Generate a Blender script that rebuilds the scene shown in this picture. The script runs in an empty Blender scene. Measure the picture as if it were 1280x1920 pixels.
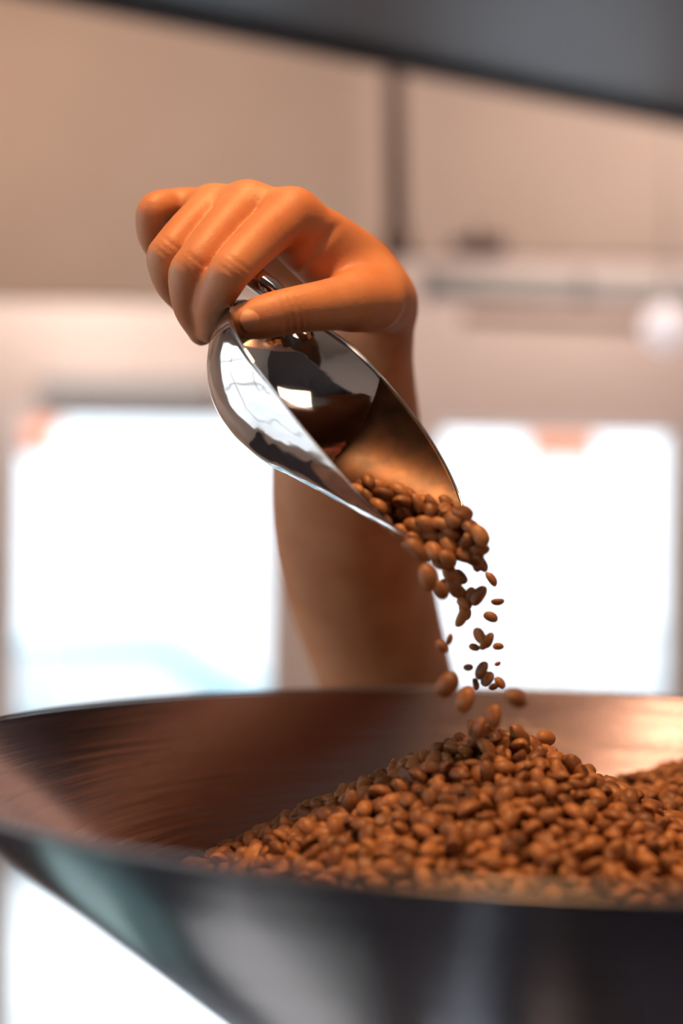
import bpy, bmesh, math, random
import numpy as np
from mathutils import Vector, Matrix, Euler

random.seed(7)
rng = np.random.default_rng(7)
S = bpy.context.scene
COL = S.collection

# ------------------------------------------------------------------ camera, world, lights, exposure
CAM = np.array([0.0, 0.0, 2.0]); FPX = 2667.0
TH = math.radians(-1.48); RO = math.radians(0.92)          # the camera looks up 1.5 degrees and is rolled 0.9
FWD = np.array([0, math.cos(TH), -math.sin(TH)])
R0 = np.array([1.0, 0, 0]); U0 = np.array([0, math.sin(TH), math.cos(TH)])
RT = math.cos(RO) * R0 + math.sin(RO) * U0
UP = -math.sin(RO) * R0 + math.cos(RO) * U0

cd = bpy.data.cameras.new('camera'); cam = bpy.data.objects.new('camera', cd); COL.objects.link(cam)
m3 = Matrix([[RT[i], UP[i], -FWD[i]] for i in range(3)])
cam.matrix_world = Matrix.Translation(Vector(CAM)) @ m3.to_4x4()
cd.sensor_fit = 'VERTICAL'; cd.sensor_height = 36.0; cd.sensor_width = 24.0
cd.lens = 36.0 * FPX / 1920.0
cd.clip_start = 0.02; cd.clip_end = 200
cd.dof.use_dof = True; cd.dof.focus_distance = 0.640; cd.dof.aperture_fstop = 50.0 / 19.0
S.camera = cam

w = bpy.data.worlds.new('world'); S.world = w; w.use_nodes = True
wn = w.node_tree.nodes; wl = w.node_tree.links
bg = wn['Background']; bg.inputs['Color'].default_value = (0.90, 0.96, 1.0, 1); bg.inputs['Strength'].default_value = 4.2

S.view_settings.view_transform = 'Standard'; S.view_settings.look = 'None'
S.view_settings.exposure = 0.0; S.view_settings.gamma = 1.0; S.view_settings.use_curve_mapping = False
S.cycles.max_bounces = 8; S.cycles.sample_clamp_indirect = 6.0
S.cycles.caustics_reflective = False; S.cycles.caustics_refractive = False

def area_light(name, loc, target, size, power, color, size_y=None, spread=180):
    l = bpy.data.lights.new(name, 'AREA'); l.energy = power; l.color = color; l.size = size
    if size_y: l.shape = 'RECTANGLE'; l.size_y = size_y
    l.spread = math.radians(spread)
    o = bpy.data.objects.new(name, l); COL.objects.link(o); o.location = loc
    o.rotation_euler = (Vector(target) - Vector(loc)).to_track_quat('-Z', 'Y').to_euler()
    return o
# warm lamp above the hopper; unseen fill lights added to brighten bulkhead and back wall
area_light('hopper_lamp', (0.02, 0.40, 3.10), (0.05, 0.62, 2.0), 0.13, 17, (1.0, 0.53, 0.21))
area_light('spot_over_roaster', (-0.02, 1.03, 3.05), (0.10, 0.80, 1.9), 0.08, 0.75, (1.0, 0.62, 0.38))
area_light('bulkhead_fill_light', (0.6, -1.4, 3.50), (0.9, 3.0, 2.9), 1.4, 18, (1.0, 0.72, 0.55))
area_light('bulkhead_fill_light', (-1.1, 2.9, 3.52), (-0.9, 3.9, 2.6), 1.6, 15, (1.0, 0.72, 0.56), 0.3)
area_light('bulkhead_fill_light', (1.2, 3.1, 3.52), (1.0, 3.95, 2.6), 1.6, 19, (1.0, 0.78, 0.68), 0.3)
area_light('back_wall_fill_light', (-1.0, 4.8, 3.50), (-1.0, 5.4, 0.0), 1.0, 27, (1.0, 0.86, 0.80), 0.5)
area_light('back_wall_fill_light', (1.0, 4.8, 3.50), (1.0, 5.4, 0.0), 1.0, 17, (1.0, 0.80, 0.74), 0.5)

# ------------------------------------------------------------------ helpers
def at(px, py, d):
    """photo pixel at a depth along the view, in world metres"""
    return CAM + d * (FWD + RT * (px - 640) / FPX - UP * (py - 960) / FPX)
def at_y(px, py, Y):
    v = FWD + RT * (px - 640) / FPX - UP * (py - 960) / FPX
    return CAM + v * (Y / v[1])

def mat(name, color, rough=0.6, metal=0.0, bump=0.0, bscale=40.0, vary=0.0, vscale=3.0, sss=0.0, emit=0.0, coat=0.0, color2=None):
    m = bpy.data.materials.new(name); m.use_nodes = True
    n = m.node_tree.nodes; l = m.node_tree.links; b = n['Principled BSDF']
    b.inputs['Roughness'].default_value = rough; b.inputs['Metallic'].default_value = metal
    b.inputs['Base Color'].default_value = (*color, 1)
    if coat: b.inputs['Coat Weight'].default_value = coat
    if sss:
        b.inputs['Subsurface Weight'].default_value = sss
        b.inputs['Subsurface Radius'].default_value = (1.0, 0.35, 0.2); b.inputs['Subsurface Scale'].default_value = 0.004
    tc = n.new('ShaderNodeTexCoord')
    if vary or color2:
        t = n.new('ShaderNodeTexNoise'); t.inputs['Scale'].default_value = vscale; t.inputs['Detail'].default_value = 4
        l.new(tc.outputs['Object'], t.inputs['Vector'])
        r = n.new('ShaderNodeMix'); r.data_type = 'RGBA'
        c2 = color2 or tuple(c * (1 - vary) for c in color)
        r.inputs[6].default_value = (*color, 1); r.inputs[7].default_value = (*c2, 1)
        mr = n.new('ShaderNodeMapRange'); mr.inputs['From Min'].default_value = 0.35; mr.inputs['From Max'].default_value = 0.65
        l.new(t.outputs['Fac'], mr.inputs['Value']); l.new(mr.outputs['Result'], r.inputs[0])
        l.new(r.outputs[2], b.inputs['Base Color'])
    if bump:
        t = n.new('ShaderNodeTexNoise'); t.inputs['Scale'].default_value = bscale; t.inputs['Detail'].default_value = 5
        l.new(tc.outputs['Object'], t.inputs['Vector'])
        bn = n.new('ShaderNodeBump'); bn.inputs['Strength'].default_value = bump; bn.inputs['Distance'].default_value = 0.002
        l.new(t.outputs['Fac'], bn.inputs['Height']); l.new(bn.outputs['Normal'], b.inputs['Normal'])
    if emit:
        b.inputs['Emission Color'].default_value = (*color, 1); b.inputs['Emission Strength'].default_value = emit
    return m

def new_obj(name, verts, faces, m, parent=None, smooth=True, **tags):
    me = bpy.data.meshes.new(name); me.from_pydata([tuple(v) for v in verts], [], [tuple(f) for f in faces])
    me.materials.append(m); me.update()
    if smooth: me.polygons.foreach_set('use_smooth', [True] * len(me.polygons))
    o = bpy.data.objects.new(name, me); COL.objects.link(o)
    if parent: o.parent = parent
    for k, v in tags.items(): o[k] = v
    return o
def fast_mesh(name, V, Q, m):
    """numpy quads"""
    me = bpy.data.meshes.new(name)
    me.vertices.add(len(V)); me.vertices.foreach_set('co', np.asarray(V, np.float32).ravel())
    k = Q.shape[1]
    me.loops.add(Q.size); me.loops.foreach_set('vertex_index', Q.astype(np.int32).ravel())
    me.polygons.add(len(Q)); me.polygons.foreach_set('loop_start', (np.arange(len(Q)) * k).astype(np.int32))
    me.polygons.foreach_set('loop_total', np.full(len(Q), k, np.int32))
    me.polygons.foreach_set('use_smooth', np.ones(len(Q), bool))
    me.materials.append(m); me.update(calc_edges=True); me.validate()
    return me

def box(name, lo, hi, m, parent=None, bevel=0.0, rot=None, origin=None, **tags):
    """box from corner to corner; rot turns it about its own centre"""
    lo = Vector(lo); hi = Vector(hi); c = (lo + hi) / 2; s = hi - lo
    bm = bmesh.new(); bmesh.ops.create_cube(bm, size=1.0)
    bmesh.ops.scale(bm, vec=s, verts=bm.verts)
    if bevel: bmesh.ops.bevel(bm, geom=bm.edges[:], offset=bevel, segments=2, affect='EDGES', profile=0.6)
    if rot is not None: bmesh.ops.rotate(bm, cent=(0, 0, 0), matrix=rot, verts=bm.verts)
    me = bpy.data.meshes.new(name); bm.to_mesh(me); bm.free(); me.materials.append(m)
    o = bpy.data.objects.new(name, me); COL.objects.link(o); o.location = c
    if parent: o.parent = parent
    for k, v in tags.items(): o[k] = v
    return o
def lathe(name, prof, m, loc=(0, 0, 0), seg=96, parent=None, closed=False, **tags):
    n = len(prof); V = []; Fc = []
    for i in range(seg):
        a = 2 * math.pi * i / seg
        for r, z in prof: V.append((r * math.cos(a), r * math.sin(a), z))
    for i in range(seg):
        j = (i + 1) % seg
        for k in range(n if closed else n - 1):
            k2 = (k + 1) % n
            Fc.append((i * n + k, j * n + k, j * n + k2, i * n + k2))
    o = new_obj(name, V, Fc, m, parent, **tags); o.location = loc
    return o
def tube(name, pts, radii, m, seg=16, parent=None, flat=1.0, **tags):
    pts = [Vector(p) for p in pts]
    if not hasattr(radii, '__len__'): radii = [radii] * len(pts)
    V = []; Fc = []; up = Vector((0, 0, 1)); prev = None
    for i, p in enumerate(pts):
        t = (pts[min(i + 1, len(pts) - 1)] - pts[max(i - 1, 0)]).normalized()
        if prev is None:
            a = t.cross(up)
            if a.length < 0.1: a = t.cross(Vector((0, 1, 0)))
        else: a = prev - t * prev.dot(t)
        a.normalize(); b = t.cross(a); prev = a
        for k in range(seg):
            an = 2 * math.pi * k / seg
            V.append(p + (a * math.cos(an) + b * math.sin(an) * flat) * radii[i])
    for i in range(len(pts) - 1):
        for k in range(seg):
            k2 = (k + 1) % seg
            Fc.append((i * seg + k, i * seg + k2, (i + 1) * seg + k2, (i + 1) * seg + k))
    Fc.append(tuple(range(seg))[::-1]); Fc.append(tuple((len(pts) - 1) * seg + k for k in range(seg)))
    return new_obj(name, V, Fc, m, parent, **tags)
def empty(name, loc, **tags):
    o = bpy.data.objects.new(name, None); COL.objects.link(o); o.location = loc
    for k, v in tags.items(): o[k] = v
    return o
def keep(o, parent):
    o.parent = parent; o.location = Vector(o.location) - Vector(parent.location)
    return o

# ------------------------------------------------------------------ room
M_wall = mat('wall_paint', (0.66, 0.56, 0.50), 0.8, bump=0.1, vary=0.05)
M_bulk = mat('bulkhead_paint', (0.62, 0.51, 0.44), 0.8, bump=0.1, vary=0.05)
M_white = mat('white_paint', (0.82, 0.80, 0.78), 0.6)
M_greytrim = mat('grey_metal_trim', (0.40, 0.40, 0.40), 0.5)
M_floor = mat('polished_concrete', (0.014, 0.016, 0.028), 0.35, vary=0.2, vscale=1.5)
M_ceil = mat('ceiling_paint', (0.62, 0.52, 0.45), 0.9)
M_dark = mat('dark_duct_paint', (0.07, 0.06, 0.065), 0.38, metal=0.5, bump=0.05)
M_brown = mat('brown_post_paint', (0.10, 0.06, 0.05), 0.5)
M_wood = mat('brown_wood', (0.36, 0.22, 0.13), 0.5, vary=0.2, vscale=8)
M_pipe = mat('pale_pipe', (0.72, 0.72, 0.70), 0.35)
M_frame = mat('window_frame_paint', (0.75, 0.76, 0.78), 0.4)
M_darkwall = mat('dark_wall_paint', (0.10, 0.09, 0.10), 0.8)
M_glass = bpy.data.materials.new('window_glass'); M_glass.use_nodes = True
n = M_glass.node_tree.nodes; l = M_glass.node_tree.links; n.remove(n['Principled BSDF'])
tr = n.new('ShaderNodeBsdfTransparent'); gl = n.new('ShaderNodeBsdfGlossy'); mx = n.new('ShaderNodeMixShader')
fr = n.new('ShaderNodeFresnel'); fr.inputs['IOR'].default_value = 1.3; gl.inputs['Roughness'].default_value = 0.02
l.new(fr.outputs[0], mx.inputs[0]); l.new(tr.outputs[0], mx.inputs[1]); l.new(gl.outputs[0], mx.inputs[2])
l.new(mx.outputs[0], n['Material Output'].inputs['Surface'])

XL, XR, YB, YF, ZC = -2.6, 2.8, 5.5, -2.6, 3.6
box('floor', (XL - .2, YF - .2, -0.1), (XR + .2, YB + .2, 0), M_floor, kind='structure')
box('ceiling', (XL - .2, YF - .2, ZC), (XR + .2, YB + .2, ZC + .1), M_ceil, kind='structure')
# back wall  with two tall shop windows
wz = 2.60                                                    # head of the windows
wx = [(at_y(15, 1000, YB)[0], at_y(520, 1000, YB)[0]), (at_y(812, 1000, YB)[0], at_y(1268, 1000, YB)[0])]
wt = [at_y(260, 770, YB)[2], at_y(1050, 798, YB)[2]]
def wall_with_holes(name, axis, pos, thick, a0, a1, z0, z1, holes, m):
    """wall in the plane axis=pos running a0..a1, holes = (b0,b1,zb,zt)"""
    V = []; Fc = []
    def add(lo, hi):
        k = len(V)
        for q in [(x, y, z) for x in (lo[0], hi[0]) for y in (lo[1], hi[1]) for z in (lo[2], hi[2])]: V.append(q)
        for f in [(0, 1, 3, 2), (4, 6, 7, 5), (0, 4, 5, 1), (2, 3, 7, 6), (0, 2, 6, 4), (1, 5, 7, 3)]: Fc.append(tuple(k + i for i in f))
    def seg(b0, b1, c0, c1):
        if b1 - b0 < 1e-4 or c1 - c0 < 1e-4: return
        if axis == 'y': add((b0, pos, c0), (b1, pos + thick, c1))
        else: add((pos, b0, c0), (pos + thick, b1, c1))
    cur = a0
    for b0, b1, zb, zt in sorted(holes):
        seg(cur, b0, z0, z1); seg(b0, b1, z0, zb); seg(b0, b1, zt, z1); cur = b1
    seg(cur, a1, z0, z1)
    return new_obj(name, V, Fc, m, smooth=False, kind='structure')
wall_with_holes('wall_back', 'y', YB, 0.2, XL, XR, 0, ZC, [(wx[0][0], wx[0][1], 0.03, wt[0]), (wx[1][0], wx[1][1], 0.03, wt[1])], M_wall)
LW = (-1.9, 2.2, 0.15, 3.1)                                # unseen window added in the left wall for bright reflections in the steel
wall_with_holes('wall_left', 'x', XL - .2, 0.2, YF, YB, 0, ZC, [LW], M_wall)
box('wall_right', (XR, YF, 0), (XR + .2, YB, ZC), M_wall, kind='structure')
box('wall_front', (XL, YF - .2, 0), (XR, YF, ZC), M_darkwall, kind='structure')

def window(name, axis, pos, b0, b1, zb, zt, muls, m=M_frame):
    r = empty(name, (0, 0, 0), kind='structure')
    f = 0.03; th = 0.07
    def b(nm, c0, c1, d0, d1, t0, t1, mm):
        if axis == 'y': lo, hi = (c0, pos + t0, d0), (c1, pos + t1, d1)
        else: lo, hi = (pos + t0, c0, d0), (pos + t1, c1, d1)
        o = box(nm, lo, hi, mm); o.parent = r
    b('frame_jamb', b0, b0 + f, zb, zt, 0, th, m); b('frame_jamb', b1 - f, b1, zb, zt, 0, th, m)
    b('frame_head', b0 + f, b1 - f, zt - f, zt, 0, th, m); b('frame_sill', b0 + f, b1 - f, zb, zb + f, 0, th, m)
    xs = [b0 + f] + muls + [b1 - f]
    for q in muls: b('mullion', q - .018, q + .018, zb + f, zt - f, 0.005, th - .005, m)
    for i in range(len(xs) - 1):
        e0 = xs[i] + (.018 if i else 0); e1 = xs[i + 1] - (.018 if i < len(xs) - 2 else 0)
        b('pane', e0, e1, zb + f, zt - f, 0.03, 0.036, M_glass)
    return r
window('window_1', 'y', YB - .005, wx[0][0], wx[0][1], 0.03, wt[0], [])
window('window_2', 'y', YB - .005, wx[1][0], wx[1][1], 0.03, wt[1], [])
window('added_window', 'x', XL - .12, *LW, [-.9, 0.15, 1.2])
# grey blind box above the left window
box('window_blind_box', (at_y(80, 700, 5.43)[0], 5.36, at_y(80, 765, 5.43)[2]), (at_y(400, 700, 5.43)[0], 5.5, at_y(80, 702, 5.43)[2]), M_greytrim, bevel=.01,
    label='grey box of a roller blind above the large window on the left', category='blind')
# lowered bulkhead in front of the windows: the beige band over the shop front
BX = at_y(742, 500, 4.0)[0]
zb1 = at_y(120, 560, 4.0)[2]; zb2 = at_y(1000, 480, 4.0)[2]
box('trim_1', (XL, 4.0, zb1), (BX, 4.06, ZC), M_bulk, kind='structure')
box('trim_2', (BX, 4.0, zb2), (XR, 4.06, ZC), M_bulk, kind='structure')

# ------------------------------------------------------------------ ceiling duct, hanger post, rail, lamps (all far out of focus)
zd = 2.90
def on_z(px, py, z):
    v = FWD + RT * (px - 640) / FPX - UP * (py - 960) / FPX
    return CAM + v * ((z - CAM[2]) / v[2])
e0 = on_z(150, -3, zd); e1 = on_z(1280, 226, zd)
dv = Vector(e1 - e0); dv.z = 0; dv.normalize(); nv = Vector((dv.y, -dv.x, 0))
duct = empty('ventilation_duct', tuple(Vector(e0) - dv * 1.2), label='wide dark metal ventilation duct running across under the ceiling', category='duct')
L = 5.2
rz = Matrix.Rotation(math.atan2(dv.y, dv.x), 3, 'Z')
def duct_box(nm, s0, s1, t0, t1, z0, z1, m, bev=0.0):
    """s along the duct, t across it from the far edge towards the camera"""
    c = dv * (s0 + s1) / 2 + nv * (t0 + t1) / 2 + Vector((0, 0, (z0 + z1) / 2))
    h = Vector(((s1 - s0) / 2, (t1 - t0) / 2, (z1 - z0) / 2))
    o = box(nm, -h, h, m, parent=duct, bevel=bev, rot=rz); o.location = c
    return o
duct_box('duct_shell', 0, L, 0.012, 0.85, 0.0, 0.45, M_dark, .02)
duct_box('edge_flange', 0, L, 0.0, 0.03, -0.02, 0.05, mat('flange_paint', (0.05, 0.035, 0.04), 0.5), .006)
for k in range(2):
    duct_box('joint_band', .5 + 3.9 * k, .55 + 3.9 * k, -.006, 0.86, -0.008, 0.455, M_dark, .003)
for k in range(2):
    duct_box('hanger_rod', .6 + 3.0 * k, .62 + 3.0 * k, .4, .42, .45, ZC - zd, M_brown)

YP = 3.75
pt = at_y(738, 60, YP); pb = at_y(744, 462, YP)
post = empty('hanger_post', (pb[0], YP, pb[2]), label='slim dark brown post hanging down beside the pale pipe', category='post')
keep(tube('post_shaft', [(pt[0], YP, ZC), (pt[0], YP, pt[2]), tuple(pb)], 0.026, M_brown, 12), post)
keep(tube('mounting_plate', [(pt[0], YP, ZC - .02), (pt[0], YP, ZC)], 0.08, M_brown, 20), post)
keep(tube('post_foot', [tuple(pb + np.array([0, 0, .04])), tuple(pb - np.array([0, 0, .03]))], 0.04, M_brown, 16), post)

def bar(px0, py0, px1, py1, Y): return tuple(at_y(px0, py0, Y)), tuple(at_y(px1, py1, Y))
a, b_ = bar(790, 532, 1500, 548, 3.9)
pipe = empty('ceiling_pipe', a, label='thick pale grey pipe running sideways below the beige bulkhead', category='pipe')
keep(tube('pipe_run', [a, b_], 0.042, M_pipe, 24), pipe)
for t in (0.02, .42, .8):
    p = np.array(a) * (1 - t) + np.array(b_) * t
    keep(tube('pipe_clamp', [tuple(p - np.array([.012, 0, 0])), tuple(p + np.array([.012, 0, 0]))], 0.048, M_greytrim, 24), pipe)
a, b_ = bar(868, 596, 1210, 610, 3.9)
wr = box('wooden_rail', (a[0], 3.88, a[2] - .018), (b_[0], 3.93, a[2] + .012), M_wood, bevel=.004,
    label='thin brown wooden rail just under the pale pipe', category='rail')
wr.rotation_euler = (0, math.radians(1.6), 0)
# dark spot lamp fitting and the pale globe lamp
p = at_y(895, 462, 3.85)
sp = empty('spot_lamp', tuple(p), label='small dark spot lamp head hung against the beige bulkhead', category='lamp')
keep(tube('lamp_head', [tuple(p + np.array([-.07, 0, .004])), tuple(p + np.array([-.05, 0, 0])), tuple(p + np.array([.06, 0, 0])), tuple(p + np.array([.075, 0, -.003]))], [.012, .024, .03, .026], M_brown, 20), sp)
keep(tube('lamp_stem', [tuple(p), tuple(p + np.array([0, 0, .06]))], .008, M_brown, 8), sp)
p = at_y(1247, 612, 3.6)
gm = mat('opal_glass', (0.95, 0.88, 0.92), 0.3, emit=0.55)
gl_ = empty('globe_lamp', tuple(p), label='round white globe lamp glowing near the end of the wooden rail', category='lamp')
keep(lathe('globe', [(0.001, -.058)] + [(.058 * math.cos(t), .058 * math.sin(t)) for t in np.linspace(-1.4, 1.4, 14)] + [(.001, .058)], gm, tuple(p), 32), gl_)
keep(lathe('lamp_cap', [(.001, .075), (.02, .075), (.024, .05), (.001, .05)], M_pipe, tuple(p), 24), gl_)
keep(tube('lamp_rod', [tuple(p + np.array([0, 0, .07])), (p[0], p[1], ZC)], .004, M_greytrim, 8), gl_)

# unseen tubs added on the floor to mirror as streaks in the hopper steel
def tub(x, y, wx_, wy_, h, rot, m, label):
    r = empty('reflection_tub', (x, y, 0), label=label, category='tub'); r.rotation_euler = (0, 0, rot)
    V = []; Fc = []
    for k, (sx, z) in enumerate([(.86, 0), (1, h), (1.04, h), (1.04, h - .03), (.0, h)]):
        if k == 4: break
        for a, b in ((-1, -1), (1, -1), (1, 1), (-1, 1)): V.append((a * wx_ / 2 * sx, b * wy_ / 2 * sx, z))
    Fc = [(3, 2, 1, 0)] + [(k * 4 + i, k * 4 + (i + 1) % 4, k * 4 + 4 + (i + 1) % 4, k * 4 + 4 + i) for k in range(2) for i in range(4)]
    new_obj('tub_body', V, Fc, m, r, smooth=False)
    o = box('tub_lid', (-wx_ * .53, -wy_ * .53, h), (wx_ * .53, wy_ * .53, h + .025), m, parent=r, bevel=.008)
    return r
tub(-.44, 1.80, .34, .55, .42, .25, mat('grey_streak_plastic', (0.68, 0.86, 1.0), .5), 'pale grey lidded tub added out of view for the grey streak on the hopper')
tub(-1.0, 2.75, .26, .9, .40, -.1, mat('teal_streak_plastic', (0.42, 0.82, 0.92), .5), 'teal lidded tub added out of view for the teal streak on the hopper')

box('reflection_mat', (-2.55, -1.6, 0), (-1.15, 2.0, .012), mat('pale_reflector_fibre', (.80, .86, .88), .9), bevel=.004,
    label='pale mat added out of view to brighten the reflection in the scoop', category='mat')  # unseen mat, added so the scoop's lower side mirrors something pale

# ------------------------------------------------------------------ the street outside
M_pave = mat('pavement_stone', (0.62, 0.64, 0.66), 0.8, vary=0.15, vscale=2)
box('ground_street', (-14, YB + .2, -0.12), (14, 30, -0.02), M_pave, kind='structure')
M_fac = mat('pale_facade', (0.72, 0.74, 0.77), 0.8, vary=.08, vscale=1)
bl = empty('townhouse', (0, 17, 0), label='pale grey townhouse across the street with rows of windows', category='building')
keep(box('facade_wall', (-9, 17, -0.02), (9, 19, 7.5), M_fac), bl)
sw = empty('light_blocking_wall', (-6.0, 0, 0), kind='structure')  # unseen wall added to cut light from the left and whiten the scoop
keep(box('facade_wall', (-7.5, -9, -.02), (-6.0, 5.2, 8.0), mat('pale_reflector_render', (0.93, 0.93, 0.92), .8)), sw)
for i in range(4):
    keep(box('string_course', (-6.0, -9, 1.1 + 2.0 * i), (-5.94, 5.2, 1.22 + 2.0 * i), M_greytrim), sw)
box('ground_yard', (-14, -14, -0.12), (XL - .2, YB + .2, -0.02), M_pave, kind='structure')
M_shade = mat('window_dark_glass', (0.52, 0.56, 0.60), 0.2)
for i in range(7):
    for j in range(2):
        f0 = keep(box('building_window', (-7.6 + 2.4 * i, 16.94, 1.0 + 2.9 * j), (-6.6 + 2.4 * i, 17.02, 2.6 + 2.9 * j), M_frame), bl)
        g0 = box('pane', (-7.52 + 2.4 * i, 16.91, 1.08 + 2.9 * j), (-6.68 + 2.4 * i, 16.95, 2.52 + 2.9 * j), M_shade)
        g0.parent = f0; g0.location = g0.location - f0.location - bl.location
M_orange = mat('orange_awning_cloth', (0.42, 0.14, 0.07), 0.8)
def awning(px, py, wpx, Y, label):
    p = at_y(px, py, Y); hw = wpx / FPX * Y / 2
    r = empty('awning', tuple(p), label=label, category='awning')
    V = [(-hw, .0, 0.10), (hw, 0, 0.10), (hw, -.45, -.10), (-hw, -.45, -.10), (hw, -.45, -.20), (-hw, -.45, -.20),
         (-hw, .0, 0.09), (hw, 0, 0.09), (hw, -.44, -.11), (-hw, -.44, -.11), (hw, -.44, -.20), (-hw, -.44, -.20)]
    Fc = [(0, 1, 2, 3), (3, 2, 4, 5), (6, 9, 8, 7), (9, 11, 10, 8), (0, 6, 7, 1), (5, 4, 10, 11), (0, 3, 9, 6), (1, 7, 8, 2), (3, 5, 11, 9), (2, 8, 10, 4)]
    o = new_obj('canopy', V, Fc, M_orange, r, smooth=False)
    keep(tube('awning_post', [(p[0] - hw + .03, p[1] - .42, -.02), (p[0] - hw + .03, p[1] - .42, p[2] - .12)], .02, M_frame, 8), r)
    keep(tube('awning_post', [(p[0] + hw - .03, p[1] - .42, -.02), (p[0] + hw - .03, p[1] - .42, p[2] - .12)], .02, M_frame, 8), r)
awning(1035, 812, 120, 9.0, 'orange awning outside at the top of the right-hand window')
awning(65, 802, 120, 9.0, 'orange awning outside at the top left corner of the left-hand window')

def car(px, py, Y, label, color):
    p = at_y(px, py, Y); r = empty('car', (p[0], Y, -0.02), label=label, category='car')
    M_car = mat('car_paint', color, 0.3, coat=.5)
    prof = [(-2.1, .35), (-2.15, .65), (-1.95, .85), (-1.25, .95), (-.65, 1.40), (.75, 1.42), (1.45, 1.0), (2.05, .9), (2.15, .6), (2.1, .35)]
    V = []; Fc = []; N = len(prof)
    for y_, k in ((-.85, 1), (-.78, 1.0), (.78, 1.0), (.85, 1)):
        for x, z in prof: V.append((x, y_ * (.86 if z > 1.1 else 1), z))
    for i in range(3):
        for k in range(N):
            k2 = (k + 1) % N; Fc.append((i * N + k, i * N + k2, (i + 1) * N + k2, (i + 1) * N + k))
    Fc.append(tuple(range(N))[::-1]); Fc.append(tuple(3 * N + k for k in range(N)))
    new_obj('body', V, Fc, M_car, r, smooth=False)
    for s_ in (-1, 1):
        y_ = s_ * .80
        V = [(-1.12, y_ * 1.065, .98), (-.02, y_ * 1.065, .98), (-.02, y_ * .95, 1.35), (-.6, y_ * .95, 1.35)]
        V += [(x, y * 1.02, z) for x, y, z in V]
        q = [(0, 1, 2, 3), (7, 6, 5, 4), (0, 4, 5, 1), (1, 5, 6, 2), (2, 6, 7, 3), (3, 7, 4, 0)]
        new_obj('side_window', V, q, M_shade, r, smooth=False)
        V2 = [(.05, y_ * 1.065, .98), (1.25, y_ * 1.065, .98), (.72, y_ * .95, 1.35), (.05, y_ * .95, 1.35)]
        V2 += [(x, y * 1.02, z) for x, y, z in V2]
        new_obj('side_window', V2, q, M_shade, r, smooth=False)
        for x in (-1.35, 1.35):
            tube('wheel', [(x, s_ * .70, .33), (x, s_ * .88, .33)], .33, mat('tyre_rubber', (.05, .05, .055), .8) if s_ + x < -2 else bpy.data.materials.get('tyre_rubber') or M_shade, 24, r)
    return r
car(120, 1250, 9.5, 'pale blue car parked outside the left-hand window', (0.16, 0.34, 0.42))
car(1180, 1100, 12.5, 'silver grey car parked outside the right-hand window', (0.36, 0.39, 0.42))

# ------------------------------------------------------------------ steel
def steel(name, color, rough, aniso=0.0, brush=None, bump=0.0):
    m = bpy.data.materials.new(name); m.use_nodes = True
    n = m.node_tree.nodes; l = m.node_tree.links; b = n['Principled BSDF']
    b.inputs['Metallic'].default_value = 1.0; b.inputs['Base Color'].default_value = (*color, 1)
    b.inputs['Roughness'].default_value = rough
    if brush:   # rings of fine brushing around the axis: noise that depends on height and radius only
        tc = n.new('ShaderNodeTexCoord'); sx = n.new('ShaderNodeSeparateXYZ'); l.new(tc.outputs['Object'], sx.inputs[0])
        an = n.new('ShaderNodeMath'); an.operation = 'ARCTAN2'; l.new(sx.outputs['Y'], an.inputs[0]); l.new(sx.outputs['X'], an.inputs[1])
        ml = n.new('ShaderNodeMath'); ml.operation = 'MULTIPLY'; ml.inputs[1].default_value = 1.2; l.new(an.outputs[0], ml.inputs[0])
        mz = n.new('ShaderNodeMath'); mz.operation = 'MULTIPLY'; mz.inputs[1].default_value = brush; l.new(sx.outputs['Z'], mz.inputs[0])
        cx = n.new('ShaderNodeCombineXYZ'); l.new(ml.outputs[0], cx.inputs['X']); l.new(mz.outputs[0], cx.inputs['Y'])
        t = n.new('ShaderNodeTexNoise'); t.inputs['Scale'].default_value = 1.0; t.inputs['Detail'].default_value = 6; l.new(cx.outputs[0], t.inputs['Vector'])
        bn = n.new('ShaderNodeBump'); bn.inputs['Strength'].default_value = bump; bn.inputs['Distance'].default_value = 0.001
        l.new(t.outputs['Fac'], bn.inputs['Height']); l.new(bn.outputs['Normal'], b.inputs['Normal'])
        mr = n.new('ShaderNodeMapRange'); mr.inputs['To Min'].default_value = rough * .75; mr.inputs['To Max'].default_value = rough * 1.3
        l.new(t.outputs['Fac'], mr.inputs['Value']); l.new(mr.outputs['Result'], b.inputs['Roughness'])
    return m
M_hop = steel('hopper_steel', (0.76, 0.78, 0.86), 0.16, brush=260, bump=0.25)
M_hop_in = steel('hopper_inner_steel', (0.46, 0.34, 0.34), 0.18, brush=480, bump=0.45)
M_rim = steel('rim_steel', (0.30, 0.29, 0.30), 0.32)
M_scoop = steel('scoop_steel', (0.80, 0.80, 0.81), 0.07)
n = M_scoop.node_tree.nodes; l = M_scoop.node_tree.links                # softly rippled sheet metal, worn lengthwise
tc = n.new('ShaderNodeTexCoord'); mp = n.new('ShaderNodeMapping'); mp.inputs['Rotation'].default_value = (0, .33, .53); mp.inputs['Scale'].default_value = (18, 75, 75)
t = n.new('ShaderNodeTexNoise'); t.inputs['Scale'].default_value = 1.0; t.inputs['Detail'].default_value = 1.5
bn = n.new('ShaderNodeBump'); bn.inputs['Strength'].default_value = .30; bn.inputs['Distance'].default_value = .0022
l.new(tc.outputs['Object'], mp.inputs[0]); l.new(mp.outputs[0], t.inputs['Vector']); l.new(t.outputs['Fac'], bn.inputs['Height']); l.new(bn.outputs[0], n['Principled BSDF'].inputs['Normal'])

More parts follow.
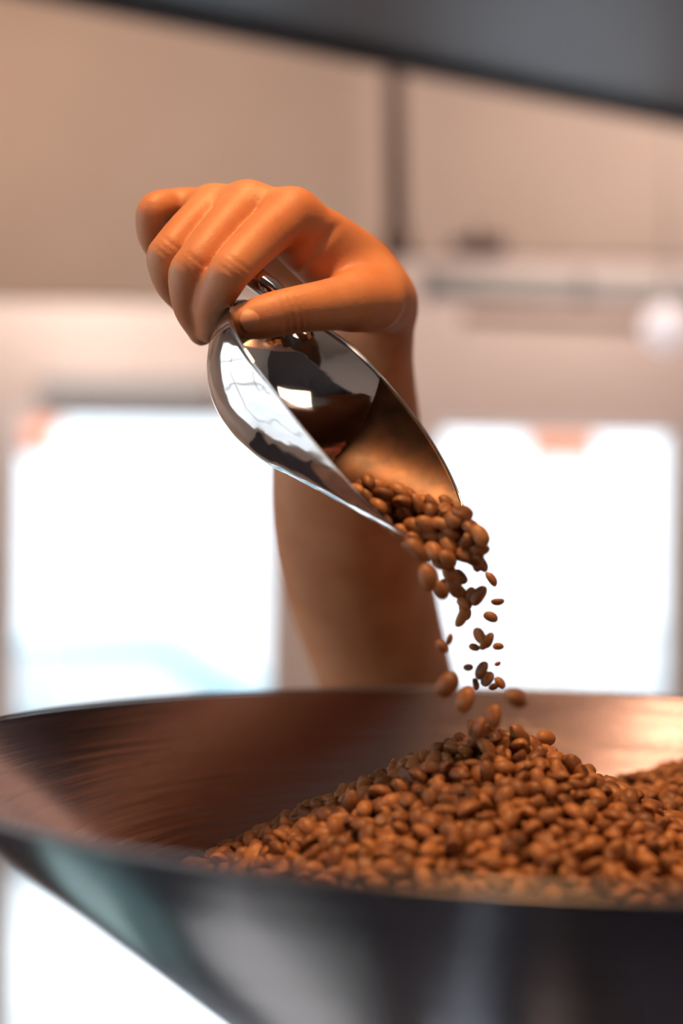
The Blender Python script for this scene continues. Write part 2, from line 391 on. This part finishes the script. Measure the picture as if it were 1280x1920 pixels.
# ------------------------------------------------------------------ hopper
HC = (0.0842, 0.6133); HZ = 1.9155; HR = 0.26; SL = math.tan(math.radians(38.7))
hop = empty('hopper', (HC[0], HC[1], 0.0), label='wide dark steel cone hopper full of coffee beans', category='hopper')
t_ = 0.0016
ro_ = 0.055
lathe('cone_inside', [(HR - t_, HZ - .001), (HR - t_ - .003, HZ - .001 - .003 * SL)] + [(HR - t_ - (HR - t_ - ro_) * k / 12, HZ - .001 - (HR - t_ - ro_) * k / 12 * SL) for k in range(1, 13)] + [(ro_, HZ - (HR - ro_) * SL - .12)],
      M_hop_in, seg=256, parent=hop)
lathe('cone_outside', [(HR, HZ - .001)] + [(HR - (HR - ro_) * k / 12, HZ - .001 - (HR - ro_) * k / 12 * SL - .001) for k in range(1, 13)] + [(ro_ + .002, HZ - (HR - ro_) * SL - .12)],
      M_hop, seg=256, parent=hop)
rr = 0.0008
lathe('rolled_rim', [(HR + rr * math.cos(a), HZ + rr * math.sin(a)) for a in np.linspace(0, 2 * math.pi, 13)[:-1]], M_rim, seg=256, parent=hop, closed=True)
zo = HZ - (HR - ro_) * SL - .12
lathe('outlet_collar', [(ro_ - .004, zo + .02), (ro_ + .02, zo + .02), (ro_ + .02, zo - .01), (ro_ - .004, zo - .01)], M_rim, seg=64, parent=hop, closed=True)
lathe('support_column', [(.001, zo - .01), (ro_ + .01, zo - .01), (ro_ + .01, .05), (.16, .045), (.16, .0), (.001, 0)], mat('column_paint', (.03, .03, .04), .4), seg=64, parent=hop)

# ------------------------------------------------------------------ coffee beans
def bean_geometry(seed, nu=14, nv=9):
    r = random.Random(seed)
    a, b, c = 0.0050, 0.0037, 0.0029
    V = []; Fc = []
    bend = r.uniform(-.12, .12)
    for j in range(nv + 1):
        th = math.pi * j / nv
        x = math.cos(th); s = math.sin(th) ** 0.9 if 0 < j < nv else 0
        for i in range(nu):
            p = 2 * math.pi * i / nu
            y = s * math.cos(p); z = s * math.sin(p)
            yy = b * y; zz = c * z * (1.25 if z > 0 else 0.62)
            if z < 0:                                        # flat face with the long crease
                g = math.exp(-((y - .12 * math.sin(x * 3)) / .20) ** 2) * s
                zz += 0.0014 * g
            V.append((a * x, yy + bend * .004 * x * x, zz))
    for j in range(nv):
        for i in range(nu):
            k = (i + 1) % nu
            Fc.append((j * nu + i, j * nu + k, (j + 1) * nu + k, (j + 1) * nu + i))
    return np.array(V), np.array(Fc)
def bean_material():
    m = bpy.data.materials.new('coffee_bean_skin'); m.use_nodes = True
    n = m.node_tree.nodes; l = m.node_tree.links; b = n['Principled BSDF']
    b.inputs['Roughness'].default_value = 0.48; b.inputs['Specular IOR Level'].default_value = 0.45
    tc = n.new('ShaderNodeTexCoord'); oi = n.new('ShaderNodeObjectInfo')
    t = n.new('ShaderNodeTexNoise'); t.inputs['Scale'].default_value = 330; t.inputs['Detail'].default_value = 4
    l.new(tc.outputs['Object'], t.inputs['Vector'])
    at_ = n.new('ShaderNodeAttribute'); at_.attribute_name = 'tone'
    ad = n.new('ShaderNodeMath'); ad.operation = 'ADD'; l.new(oi.outputs['Random'], ad.inputs[0]); l.new(at_.outputs['Fac'], ad.inputs[1])
    fr = n.new('ShaderNodeMath'); fr.operation = 'FRACT'; l.new(ad.outputs[0], fr.inputs[0])
    m1 = n.new('ShaderNodeMath'); m1.operation = 'MULTIPLY_ADD'; m1.inputs[1].default_value = .55
    l.new(fr.outputs[0], m1.inputs[0])
    m2 = n.new('ShaderNodeMath'); m2.operation = 'MULTIPLY'; m2.inputs[1].default_value = .5; l.new(t.outputs['Fac'], m2.inputs[0])
    l.new(m2.outputs[0], m1.inputs[2])
    cr = n.new('ShaderNodeValToRGB'); e = cr.color_ramp.elements
    e[0].position = .15; e[0].color = (0.11, 0.036, 0.012, 1); e[1].position = .9; e[1].color = (0.44, 0.18, 0.062, 1)
    l.new(m1.outputs[0], cr.inputs[0]); l.new(cr.outputs[0], b.inputs['Base Color'])
    bn = n.new('ShaderNodeBump'); bn.inputs['Strength'].default_value = .35; bn.inputs['Distance'].default_value = .0004
    l.new(t.outputs['Fac'], bn.inputs['Height']); l.new(bn.outputs['Normal'], b.inputs['Normal'])
    return m
M_bean = bean_material()
BG = [bean_geometry(s) for s in (1, 2, 3, 4)]
BM = [fast_mesh('coffee_bean', v, f, M_bean) for v, f in BG]
def put_bean(p, rot, s, label, group, k=None):
    o = bpy.data.objects.new('coffee_bean', BM[rng.integers(4) if k is None else k]); COL.objects.link(o)
    o.location = tuple(p); o.rotation_euler = rot; o.scale = (s, s, s)
    o['label'] = label; o['category'] = 'coffee bean'
    if group: o['group'] = group
    return o

# heap: two soft cones inside the hopper
PK = (0.068, 0.622, 1.9190); P2 = (0.235, 0.745, 1.896)
def heap_z(x, y):
    r1 = np.hypot(x - PK[0], y - PK[1]); r2 = np.hypot(x - P2[0], y - P2[1])
    z1 = PK[2] - 0.53 * (np.sqrt(r1 ** 2 + .012 ** 2) - .012); z2 = P2[2] - 0.36 * (np.sqrt(r2 ** 2 + .03 ** 2) - .03)
    k = .008
    h = np.clip(.5 + .5 * (z1 - z2) / k, 0, 1)
    return z2 * (1 - h) + z1 * h + k * h * (1 - h)
def cone_z(x, y): return HZ - (HR - np.hypot(x - HC[0], y - HC[1])) * SL
def scatter(dmin, n_try, drop):
    pts = np.zeros((0, 3)); cells = {}
    out = []
    xs = rng.uniform(-HR, HR, n_try) + HC[0]; ys = rng.uniform(-HR, HR, n_try) + HC[1]
    zs = heap_z(xs, ys) - drop + rng.normal(0, .0011, n_try); ok = (zs > cone_z(xs, ys) + .0085) & (np.hypot(xs - HC[0], ys - HC[1]) < HR - .012)
    for x, y, z in zip(xs[ok], ys[ok], zs[ok]):
        c = (int(x // dmin), int(y // dmin))
        good = True
        for i in (-1, 0, 1):
            for j in (-1, 0, 1):
                for q in cells.get((c[0] + i, c[1] + j), ()):
                    if (q[0] - x) ** 2 + (q[1] - y) ** 2 + (q[2] - z) ** 2 < dmin ** 2: good = False; break
                if not good: break
            if not good: break
        if good:
            cells.setdefault(c, []).append((x, y, z)); out.append((x, y, z))
    return np.array(out)
top = scatter(.0064, 150000, -.0003)
low = scatter(.0062, 90000, .0036)
def rand_rot(tilt):
    """bean lying on the slope: mostly flat, back up or crease up, some on edge"""
    e = Euler((rng.normal(0, tilt) + (math.pi if rng.random() < .3 else 0), rng.normal(0, tilt * .8), rng.uniform(0, 6.28)))
    return e
def pix(P):
    v = P - CAM; d = v @ FWD
    return 640 + FPX * (v @ RT) / d, 960 - FPX * (v @ UP) / d, d
px_, py_, dd = pix(top)
inframe = (px_ > -10) & (px_ < 1290) & (py_ < 1690) & (py_ > 1300) & (top[:, 2] > 2 - .2355 * top[:, 1] - .004)
# facing the camera: slope side nearer than the crest line
idx = np.nonzero(inframe)[0]
N_HEAP = 205
sel = idx[np.argsort(dd[idx])][:N_HEAP]
chosen = set(sel.tolist())
for i in sel:
    if px_[i] < 800: zone, where = 'left', 'left part of the near face'
    elif px_[i] < 1080: zone, where = 'middle', 'middle of the near face'
    else: zone, where = 'right', 'right part of the near face'
    put_bean(top[i], rand_rot(.75), rng.uniform(.88, 1.12), 'light brown coffee bean lying on the %s of the heap' % where, 'coffee beans on the %s part of the heap face' % zone)
def crest(px, py, d, eul, s, lab): put_bean(at(px, py, d), Euler(eul), s, lab, None)
crest(883, 1370, .617, (.3, 1.35, .2), 1.0, 'bean standing on end at the very top left of the heap crest')
crest(1022, 1384, .640, (1.2, .1, .5), 1.0, 'dark-fronted bean perched on the right end of the heap crest')
crest(968, 1379, .612, (.5, .9, .8), 1.15, 'large pale bean sitting on the heap crest right below the stream')
rest = [(top[i], .75) for i in range(len(top)) if i not in chosen] + [(p, .8) for p in low]
V = []; Q = []; tone = []; off = 0
for p, t in rest:
    v, f = BG[rng.integers(4)]
    R = np.array(rand_rot(t).to_matrix()) * rng.uniform(.88, 1.12)
    V.append(v @ R.T + p); Q.append(f + off); off += len(v); tone.append(np.full(len(v), rng.random()))
# floor of the heap under the loose beans
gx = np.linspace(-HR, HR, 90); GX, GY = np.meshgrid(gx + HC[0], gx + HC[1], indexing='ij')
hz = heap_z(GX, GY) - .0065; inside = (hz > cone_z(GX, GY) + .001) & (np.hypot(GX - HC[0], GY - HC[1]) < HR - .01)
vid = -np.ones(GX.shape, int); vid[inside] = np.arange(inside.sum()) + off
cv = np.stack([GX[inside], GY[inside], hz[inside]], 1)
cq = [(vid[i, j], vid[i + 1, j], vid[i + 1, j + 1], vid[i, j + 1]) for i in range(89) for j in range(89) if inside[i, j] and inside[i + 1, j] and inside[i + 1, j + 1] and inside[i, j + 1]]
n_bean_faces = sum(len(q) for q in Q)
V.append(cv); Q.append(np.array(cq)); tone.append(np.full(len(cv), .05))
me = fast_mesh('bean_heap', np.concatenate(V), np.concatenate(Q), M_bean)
ta = me.attributes.new('tone', 'FLOAT', 'POINT'); ta.data.foreach_set('value', np.concatenate(tone).astype(np.float32))
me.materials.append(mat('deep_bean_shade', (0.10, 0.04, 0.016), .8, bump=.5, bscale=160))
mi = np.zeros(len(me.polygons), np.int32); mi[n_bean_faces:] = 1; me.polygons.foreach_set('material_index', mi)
hp = bpy.data.objects.new('bean_heap', me); COL.objects.link(hp)
hp['kind'] = 'stuff'; hp['label'] = 'tall heap of light brown coffee beans filling the steel hopper'; hp['category'] = 'coffee beans'

# ------------------------------------------------------------------ scoop
SQ = [-0.30442, -0.35581, -0.39576, 613.06504, 708.41618, 0.62976, 0.04623, 1.25478, 0.08128, 0.02515, 1.3411, 0.20991]
def rotv(r):
    r = np.array(r); t = np.linalg.norm(r); k = r / t; K = np.array([[0, -k[2], k[1]], [k[2], 0, -k[0]], [-k[1], k[0], 0]])
    return np.eye(3) + np.sin(t) * K + (1 - np.cos(t)) * K @ K
pa = .49 * RT + .87 * UP; X0 = .87 * RT - .49 * UP; Z0 = .8 * pa - .6 * FWD; Y0 = np.cross(Z0, X0)
SM = np.stack([X0, Y0, Z0], 1) @ rotv(SQ[:3]); SO = at(*SQ[3:6])
sR, sk, sL, sz0, sp_, stp = SQ[6:]
def scoop_surface(off, nx=70, nv=61, grow=0.0):
    xd = -sk * sR * np.cos(np.linspace(0, np.pi / 2, nx // 2)); xc = sL * np.linspace(0, 1, nx)[1:] ** .9
    x = np.concatenate([xd, xc])
    rho = np.where(x < 0, sR * np.sqrt(np.clip(1 - (x / (sk * sR)) ** 2, 0, 1)), sR * (1 + stp * x / sL))
    s = np.clip((x + sk * sR) / (sL + sk * sR), 0, 1)
    zr = sz0 - (sz0 + sR * (1 + stp)) * s ** sp_
    ph = np.arccos(np.clip(-zr / np.maximum(rho, 1e-9), -1, 1))
    v = np.linspace(-1, 1, nv); r = np.maximum(rho - off, 0)
    xo = np.where(x < 0, x * (1 - off / (sk * sR)), x)
    return np.stack([np.repeat(xo[:, None], nv, 1), -r[:, None] * np.sin(ph[:, None] * v), -r[:, None] * np.cos(ph[:, None] * v)], -1)
def scoop_mesh():
    A = scoop_surface(0.0); B = scoop_surface(0.0009); nx, nv = A.shape[:2]
    V = np.concatenate([A.reshape(-1, 3), B.reshape(-1, 3)]); nA = nx * nv; q = []
    for i in range(nx - 1):
        for j in range(nv - 1):
            a = i * nv + j; q.append((a, a + 1, a + nv + 1, a + nv)); q.append((nA + a, nA + a + nv, nA + a + nv + 1, nA + a + 1))
    for i in range(nx - 1):
        for j in (0, nv - 1):
            a = i * nv + j; t = (a, a + nv, nA + a + nv, nA + a) if j == 0 else (a, nA + a, nA + a + nv, a + nv)
            q.append(t)
    return V, np.array(q)
V, Q = scoop_mesh()
scoop = empty('scoop', tuple(SO), label='shiny steel scoop tipping coffee beans into the hopper', category='scoop')
me = fast_mesh('scoop_bowl', V @ SM.T, Q, M_scoop)
bm = bmesh.new(); bm.from_mesh(me); bmesh.ops.remove_doubles(bm, verts=bm.verts, dist=1e-5); bmesh.ops.recalc_face_normals(bm, faces=bm.faces); bm.to_mesh(me); bm.free()
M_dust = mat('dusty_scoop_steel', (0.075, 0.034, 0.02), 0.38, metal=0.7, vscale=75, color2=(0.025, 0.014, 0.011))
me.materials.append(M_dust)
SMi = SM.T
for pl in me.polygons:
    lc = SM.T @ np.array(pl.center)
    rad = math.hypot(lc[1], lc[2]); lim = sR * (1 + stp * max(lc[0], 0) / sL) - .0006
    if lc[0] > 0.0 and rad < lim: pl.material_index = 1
sb = bpy.data.objects.new('scoop_bowl', me); COL.objects.link(sb); sb.parent = scoop
# bright bead along the edge
A = scoop_surface(.00045)
ok = np.hypot(A[:, 0, 1] - A[:, -1, 1], A[:, 0, 2] - A[:, -1, 2]) > 1e-4
path = np.concatenate([A[ok][:, 0], A[ok][::-1][:, -1]]) @ SM.T
keep_ = [path[0]]
for p in path[1:]:
    if np.linalg.norm(p - keep_[-1]) > .0012: keep_.append(p)
tube('edge_bead', [tuple(p) for p in keep_], .0006, M_scoop, 6, parent=scoop)
hpts = [at(560, 640, .664), at(535, 580, .660), at(505, 540, .655), at(450, 500, .655), at(390, 465, .660), at(330, 445, .672)]
keep(tube('handle', [tuple(p) for p in hpts], [.009, .0075, .0065, .0065, .007, .0075], M_scoop, 20, flat=.8), scoop)

# beans lying in and sliding out of the scoop
poly = [(660, 918), (690, 903), (725, 915), (765, 930), (830, 942), (868, 962), (900, 995), (908, 1030), (902, 1068), (880, 1066), (850, 1048), (828, 1060), (800, 1040), (778, 1030), (752, 1000), (715, 975), (685, 945)]
def inpoly(x, y):
    c = False
    for i in range(len(poly)):
        x1, y1 = poly[i]; x2, y2 = poly[i - 1]
        if (y1 > y) != (y2 > y) and x < (x2 - x1) * (y - y1) / (y2 - y1) + x1: c = not c
    return c
lab_in = 'light brown coffee bean in the packed stream leaving the scoop lip'
got = []
for layer, (dz, dm) in enumerate(((.588, 21), (.594, 22), (.600, 24))):
    cur = []
    for _ in range(2500):
        x, y = rng.uniform(655, 910), rng.uniform(900, 1070)
        if not inpoly(x, y): continue
        if all((x - a) ** 2 + (y - b) ** 2 > dm ** 2 for a, b in cur):
            cur.append((x, y))
    for x, y in cur:
        d = dz + (868 - x) / 200 * .012 + rng.normal(0, .0012) + (y - 985) * (-.00003)
        got.append((x, y, d))
got = got[:75]
for x, y, d in got:
    e = Euler((rng.normal(0, .6) + (math.pi if rng.random() < .25 else 0), rng.normal(.5, .4), rng.normal(-.3, .7)))
    put_bean(at(x, y, d), e, rng.uniform(.9, 1.1), lab_in, 'coffee beans pouring over the scoop lip')

# falling beans: (x, y, size, in-plane angle, depth, label or None)
def Z3(x, y): return 700 + x / 3.69, 880 + y / 3.69
fall = [
    (285, 560, 1.25, 60, .572, 'bean dropping off the left corner of the scoop lip'), (370, 750, 1.25, 80, .570, 'leftmost bean of the falling stream, just below the scoop'),
    (460, 830, 1.1, 65, .585, None), (497, 795, .8, 20, .60, None), (470, 640, 1.1, 20, .59, None), (600, 740, 1.0, 70, .60, None),
    (530, 720, 1.1, 60, .59, None), (560, 820, 1.1, 60, .59, None), (600, 860, 1.0, 75, .60, None), (628, 930, .95, 50, .60, None),
    (598, 1020, 1.1, 90, .60, None), (630, 985, 1.0, 70, .61, None), (690, 880, 1.05, 60, .60, None), (738, 880, 1.15, 100, .595, None),
    (808, 765, .95, 70, .61, 'single bean in the air right of the stream, highest of three loose ones'), (858, 908, .85, 25, .61, 'small dark bean farthest right of the upper stream'),
    (810, 1022, .9, 30, .61, 'single bean in the air, lowest of the three loose ones right of the stream'),
    (728, 1155, 1.0, 75, .60, None), (695, 1232, .75, 10, .605, None), (762, 1200, .9, 110, .60, None), (805, 1185, .95, 130, .605, None),
    (862, 1222, .75, 165, .61, None), (857, 1345, .55, 0, .61, None), (655, 1372, .7, 175, .60, 'flat thin bean alone left of the lower stream'), (755, 1395, 1.05, 95, .60, None),
    (785, 1450, .95, 120, .605, None), (700, 1490, .8, 60, .605, None), (872, 1480, .85, 65, .61, None), (832, 1500, .75, 140, .61, None),
    (515, 1175, .8, 140, .58, 'bean falling in front of the forearm, halfway down'), (475, 1225, .85, 80, .57, None),
    (510, 1495, 1.25, 130, .565, 'large blurred bean at the far hopper rim in front of the forearm'), (645, 1600, 1.25, 115, .57, 'long bean falling just above the left side of the heap top'),
    (980, 1590, 1.1, 10, .54, 'blurred bean on the right of the stream, level with the hopper rim'), (835, 1710, 1.15, 85, .575, 'bean about to land on the top of the heap'), (745, 1790, 1.1, 90, .58, None),
    (680, 600, 1.05, 40, .59, None), (728, 650, 1.0, 80, .595, None), (745, 515, 1.0, 100, .60, None), (640, 545, 1.05, 40, .59, None), (560, 560, 1.0, 60, .59, None), (700, 470, 1.0, 60, .6, None),
]
for zx, zy, s, ang, d, lab in fall:
    x, y = Z3(zx, zy)
    # long axis in the picture plane at the angle (down from the horizontal), turned about its own length
    a = math.radians(ang); ax = Vector(RT * math.cos(a) - UP * math.sin(a)); nn = Vector(-FWD); bb = nn.cross(ax)
    M = Matrix((ax, bb, nn)).transposed() @ Matrix.Rotation(rng.uniform(.5, 1.5) * rng.choice([-1, 1]) + (math.pi if rng.random() < .4 else 0), 3, 'X') @ Matrix.Rotation(rng.uniform(-.5, .5), 3, 'Y')
    put_bean(at(x, y, d), M.to_euler(), s ** 1.6 * .80, lab or 'coffee bean falling in the loose stream between scoop and heap', None if lab else 'coffee beans falling through the air')

# ------------------------------------------------------------------ hand and forearm: one surface from smoothly joined tapered limbs
def at4(t): return (*at(t[0], t[1], t[2]), t[3] * .001)
fingers = {
    'index': [(560, 412, .668, 11.5), (545, 404, .660, 11.4), (492, 446, .642, 10.4), (444, 494, .626, 9.6), (424, 520, .622, 9.2), (400, 568, .634, 8.2), (392, 618, .656, 6.4)],
    'middle': [(478, 396, .672, 11), (462, 388, .664, 10.8), (412, 438, .647, 10.0), (368, 492, .633, 9.3), (352, 520, .634, 8.9), (357, 578, .648, 7.8), (378, 624, .668, 6.2)],
    'ring': [(410, 396, .680, 10), (398, 390, .672, 9.8), (358, 424, .659, 9.1), (320, 466, .647, 8.5), (308, 488, .647, 8.2), (320, 535, .660, 7.2), (346, 570, .678, 6.0)],
    'pinky': [(360, 398, .690, 8.6), (345, 388, .682, 8.4), (316, 385, .676, 7.8), (291, 390, .669, 7.4), (281, 408, .668, 6.9), (283, 445, .674, 6.2), (300, 480, .686, 5.4)],
    'thumb': [(700, 566, .680, 14.2), (660, 566, .664, 13.2), (600, 574, .646, 11.4), (548, 582, .634, 10.4), (500, 593, .628, 9.9), (455, 604, .624, 7.9)],
}
palm = [
    [(545, 404, .662, 11), (620, 450, .682, 13), (690, 515, .708, 15.5), (712, 585, .728, 16)],
    [(462, 390, .668, 10.5), (560, 430, .690, 13), (680, 500, .722, 15), (706, 580, .742, 16)],
    [(398, 392, .676, 9.5), (500, 430, .700, 12.5), (640, 500, .732, 14.5), (690, 580, .750, 16)],
    [(352, 398, .686, 8.5), (460, 450, .708, 12), (610, 530, .738, 14), (670, 600, .752, 15)],
    [(548, 404, .662, 10), (505, 397, .664, 9.6), (462, 390, .667, 9.8), (430, 392, .671, 9.0), (398, 394, .675, 9), (352, 398, .686, 8.2)],
    [(548, 430, .676, 9), (600, 470, .684, 12), (680, 530, .702, 14.5)],
    [(600, 500, .688, 8), (650, 530, .690, 11), (700, 556, .700, 14)],
    [(530, 440, .670, 8), (572, 474, .674, 10.5), (640, 512, .686, 12.5), (690, 545, .692, 14)],
    [(688, 640, .752, 17), (675, 700, .762, 20), (658, 850, .805, 28), (668, 1050, .865, 34), (720, 1240, .925, 35), (775, 1420, 1.0, 38)],
    [(365, 398, .694, 8), (335, 402, .692, 7.5), (312, 418, .690, 6.5), (305, 450, .692, 6)],
    [(660, 566, .664, 13.0), (700, 556, .690, 15.5), (722, 570, .715, 16)],
    [(716, 590, .730, 15.5), (717, 640, .745, 16), (717, 700, .765, 17), (715, 850, .81, 24), (714, 1050, .87, 30), (758, 1240, .93, 30), (800, 1420, 1.0, 32)],
    [(670, 600, .740, 16), (650, 640, .752, 17.5), (636, 700, .765, 19), (600, 850, .81, 27), (618, 1050, .87, 32), (680, 1240, .93, 33), (750, 1420, 1.0, 36)],
]
STEP = .0013
allp = np.array([at4(q) for c in list(fingers.values()) + palm for q in c])
lo = (allp[:, :3] - allp[:, 3:] - .008).min(0); hi = (allp[:, :3] + allp[:, 3:] + .008).max(0)
dims = np.ceil((hi - lo) / STEP).astype(int) + 1
def smin(a, b, k):
    h = np.clip(.5 + .5 * (b - a) / k, 0, 1); return b * (1 - h) + a * h - k * h * (1 - h)
def spline(chain, n=5):
    P = np.array([at4(q) for q in chain]); P = np.concatenate([[2 * P[0] - P[1]], P, [2 * P[-1] - P[-2]]]); P[0, 3] = P[1, 3]; P[-1, 3] = P[-2, 3]
    out = []
    for i in range(1, len(P) - 2):
        for t in np.arange(n) / n:
            a, b, c, d = P[i - 1], P[i], P[i + 1], P[i + 2]
            out.append(.5 * (2 * b + (c - a) * t + (2 * a - 5 * b + 4 * c - d) * t * t + (3 * b - a - 3 * c + d) * t ** 3))
    return out + [P[-2]]
def add_chain(D, chain):
    S_ = spline(chain)
    for a, b in zip(S_[:-1], S_[1:]):
        mg = max(a[3], b[3]) + .012
        i0 = np.maximum(((np.minimum(a[:3], b[:3]) - mg - lo) / STEP).astype(int), 0); i1 = np.minimum(((np.maximum(a[:3], b[:3]) + mg - lo) / STEP).astype(int) + 2, dims)
        sl = tuple(slice(i0[t], i1[t]) for t in range(3))
        X, Y, Z = [(lo[t] + STEP * np.arange(i0[t], i1[t])).astype(np.float32) for t in range(3)]
        px = X[:, None, None] - a[0]; py = Y[None, :, None] - a[1]; pz = Z[None, None, :] - a[2]
        d = b[:3] - a[:3]; t = np.clip((px * d[0] + py * d[1] + pz * d[2]) / (d @ d), 0, 1)
        dist = np.sqrt((px - t * d[0]) ** 2 + (py - t * d[1]) ** 2 + (pz - t * d[2]) ** 2) - (a[3] + (b[3] - a[3]) * t)
        D[sl] = np.minimum(D[sl], dist.astype(np.float32))
Dp = np.full(dims, .05, np.float32)
for c in palm:
    T = np.full(dims, .05, np.float32); add_chain(T, c); Dp = smin(Dp, T, .009)
Df = np.full(dims, .05, np.float32)
for nm, c in fingers.items():
    T = np.full(dims, .05, np.float32); add_chain(T, c)
    Df = smin(Df, T, .0022)
# blend fingers to the palm; the smooth radius is small so that the web folds stay
D = smin(Dp, Df, .0045)
def surface_nets(D):
    s = D < 0
    c = s[:-1, :-1, :-1].astype(np.int8)
    tot = np.zeros(c.shape, np.int8)
    for i in (0, 1):
        for j in (0, 1):
            for k in (0, 1): tot += s[i:s.shape[0] - 1 + i, j:s.shape[1] - 1 + j, k:s.shape[2] - 1 + k]
    act = (tot > 0) & (tot < 8); I = np.argwhere(act)
    vid = -np.ones(c.shape, np.int32); vid[act] = np.arange(len(I))
    cr = [(i, j, k) for i in (0, 1) for j in (0, 1) for k in (0, 1)]
    acc = np.zeros((len(I), 3)); cnt = np.zeros(len(I))
    val = {q: D[I[:, 0] + q[0], I[:, 1] + q[1], I[:, 2] + q[2]] for q in cr}
    for q in cr:
        for ax in range(3):
            if q[ax] == 0:
                q2 = list(q); q2[ax] = 1; q2 = tuple(q2); a = val[q]; b = val[q2]
                m = (a < 0) != (b < 0); t = np.where(m, a / np.where(m, a - b, 1), 0)
                p = np.array(q, float)[None] + t[:, None] * np.eye(3)[ax]
                acc += p * m[:, None]; cnt += m
    V = I + acc / cnt[:, None]
    F_ = []
    for ax in range(3):
        u, v = (ax + 1) % 3, (ax + 2) % 3
        a = s; sl0 = [slice(None)] * 3; sl1 = [slice(None)] * 3; sl0[ax] = slice(0, -1); sl1[ax] = slice(1, None)
        e = a[tuple(sl0)] != a[tuple(sl1)]
        E_ = np.argwhere(e); E_ = E_[(E_[:, u] > 0) & (E_[:, v] > 0) & (E_[:, u] < s.shape[u] - 1) & (E_[:, v] < s.shape[v] - 1)]
        def g(du, dv_):
            w_ = E_.copy(); w_[:, u] += du; w_[:, v] += dv_; return vid[w_[:, 0], w_[:, 1], w_[:, 2]]
        q = np.stack([g(-1, -1), g(0, -1), g(0, 0), g(-1, 0)], 1)
        ins = a[E_[:, 0], E_[:, 1], E_[:, 2]]; q[~ins] = q[~ins][:, ::-1]
        F_.append(q)
    return V, np.concatenate(F_)
V, Q = surface_nets(D); V = lo + V * STEP
for _ in range(3):                                           # light relaxation
    acc = np.zeros_like(V); cnt = np.zeros(len(V))
    for i in range(4):
        a, b = Q[:, i], Q[:, (i + 1) % 4]
        np.add.at(acc, a, V[b]); np.add.at(cnt, a, 1); np.add.at(acc, b, V[a]); np.add.at(cnt, b, 1)
    V = V * .5 + .5 * acc / cnt[:, None]
# fine creases over the joints
N_ = np.zeros_like(V); fn = np.cross(V[Q[:, 2]] - V[Q[:, 0]], V[Q[:, 3]] - V[Q[:, 1]])
for i in range(4): np.add.at(N_, Q[:, i], fn)
N_ /= np.linalg.norm(N_, axis=1)[:, None] + 1e-12
def crease(px, py, d, ax, width, depth, ext, tilt=0.0):
    global V
    c = at(px, py, d - .009); a = RT * ax[0] - UP * ax[1]; a /= np.linalg.norm(a); b = RT * -a.dot(UP) + UP * a.dot(RT)
    r = V - c; u = r @ a + (r @ b) ** 2 * tilt; e = np.linalg.norm(r, axis=1)
    V = V - N_ * (depth * np.exp(-(u / width) ** 2) * np.clip(1 - (e / ext) ** 2, 0, 1))[:, None]
for x_, dp in ((538, .0007), (550, .0010), (563, .0008), (574, .0004)): crease(x_, 598, .634, (1, -.06), .0011, dp, .0125, 12)
for k_, (x_, y_, d_) in enumerate(((436, 500, .624), (362, 500, .634), (318, 470, .648))):
    for q_ in (-1.6, 0, 1.6): crease(x_ + q_ * -4.5, y_ + q_ * 6.0, d_, (-.6, .8), .0010, .0006, .009, 8)
crease(592, 470, .675, (.75, .65), .0022, .0020, .020, 0)
M_skin = mat('skin', (0.62, 0.27, 0.125), 0.54, bump=0.12, bscale=500, sss=0.18, vscale=26, color2=(0.52, 0.18, 0.075))
me = fast_mesh('person', V, Q, M_skin)
person = bpy.data.objects.new('person', me); COL.objects.link(person)
person['label'] = 'bare hand and forearm reaching from behind the hopper, gripping the steel scoop'; person['category'] = 'person'
# thumbnail
nc = Vector(at(472, 600, .6165)); ax = Vector(at(457, 603, .624) - at(500, 592, .628)).normalized(); nz = (Vector(CAM) - nc).normalized()
nz = (nz + ax * .7).normalized(); ay = nz.cross(ax).normalized(); nz = ax.cross(ay).normalized()
V = []; Fc = []; n1, n2 = 9, 9
for i in range(n1):
    for j in range(n2):
        u = -1 + 2 * i / (n1 - 1); v = -1 + 2 * j / (n2 - 1)
        uu = u * math.sqrt(max(0, 1 - v * v / 2)); vv = v * math.sqrt(max(0, 1 - u * u / 2))
        V.append(nc + ax * uu * .0052 + ay * vv * .0050 + nz * (.0010 - .0030 * vv * vv - .0012 * uu * uu))
for i in range(n1 - 1):
    for j in range(n2 - 1): Fc.append((i * n2 + j, (i + 1) * n2 + j, (i + 1) * n2 + j + 1, i * n2 + j + 1))
new_obj('thumbnail', V, Fc, mat('nail', (0.52, 0.23, 0.13), 0.5), person, label='pink thumbnail')
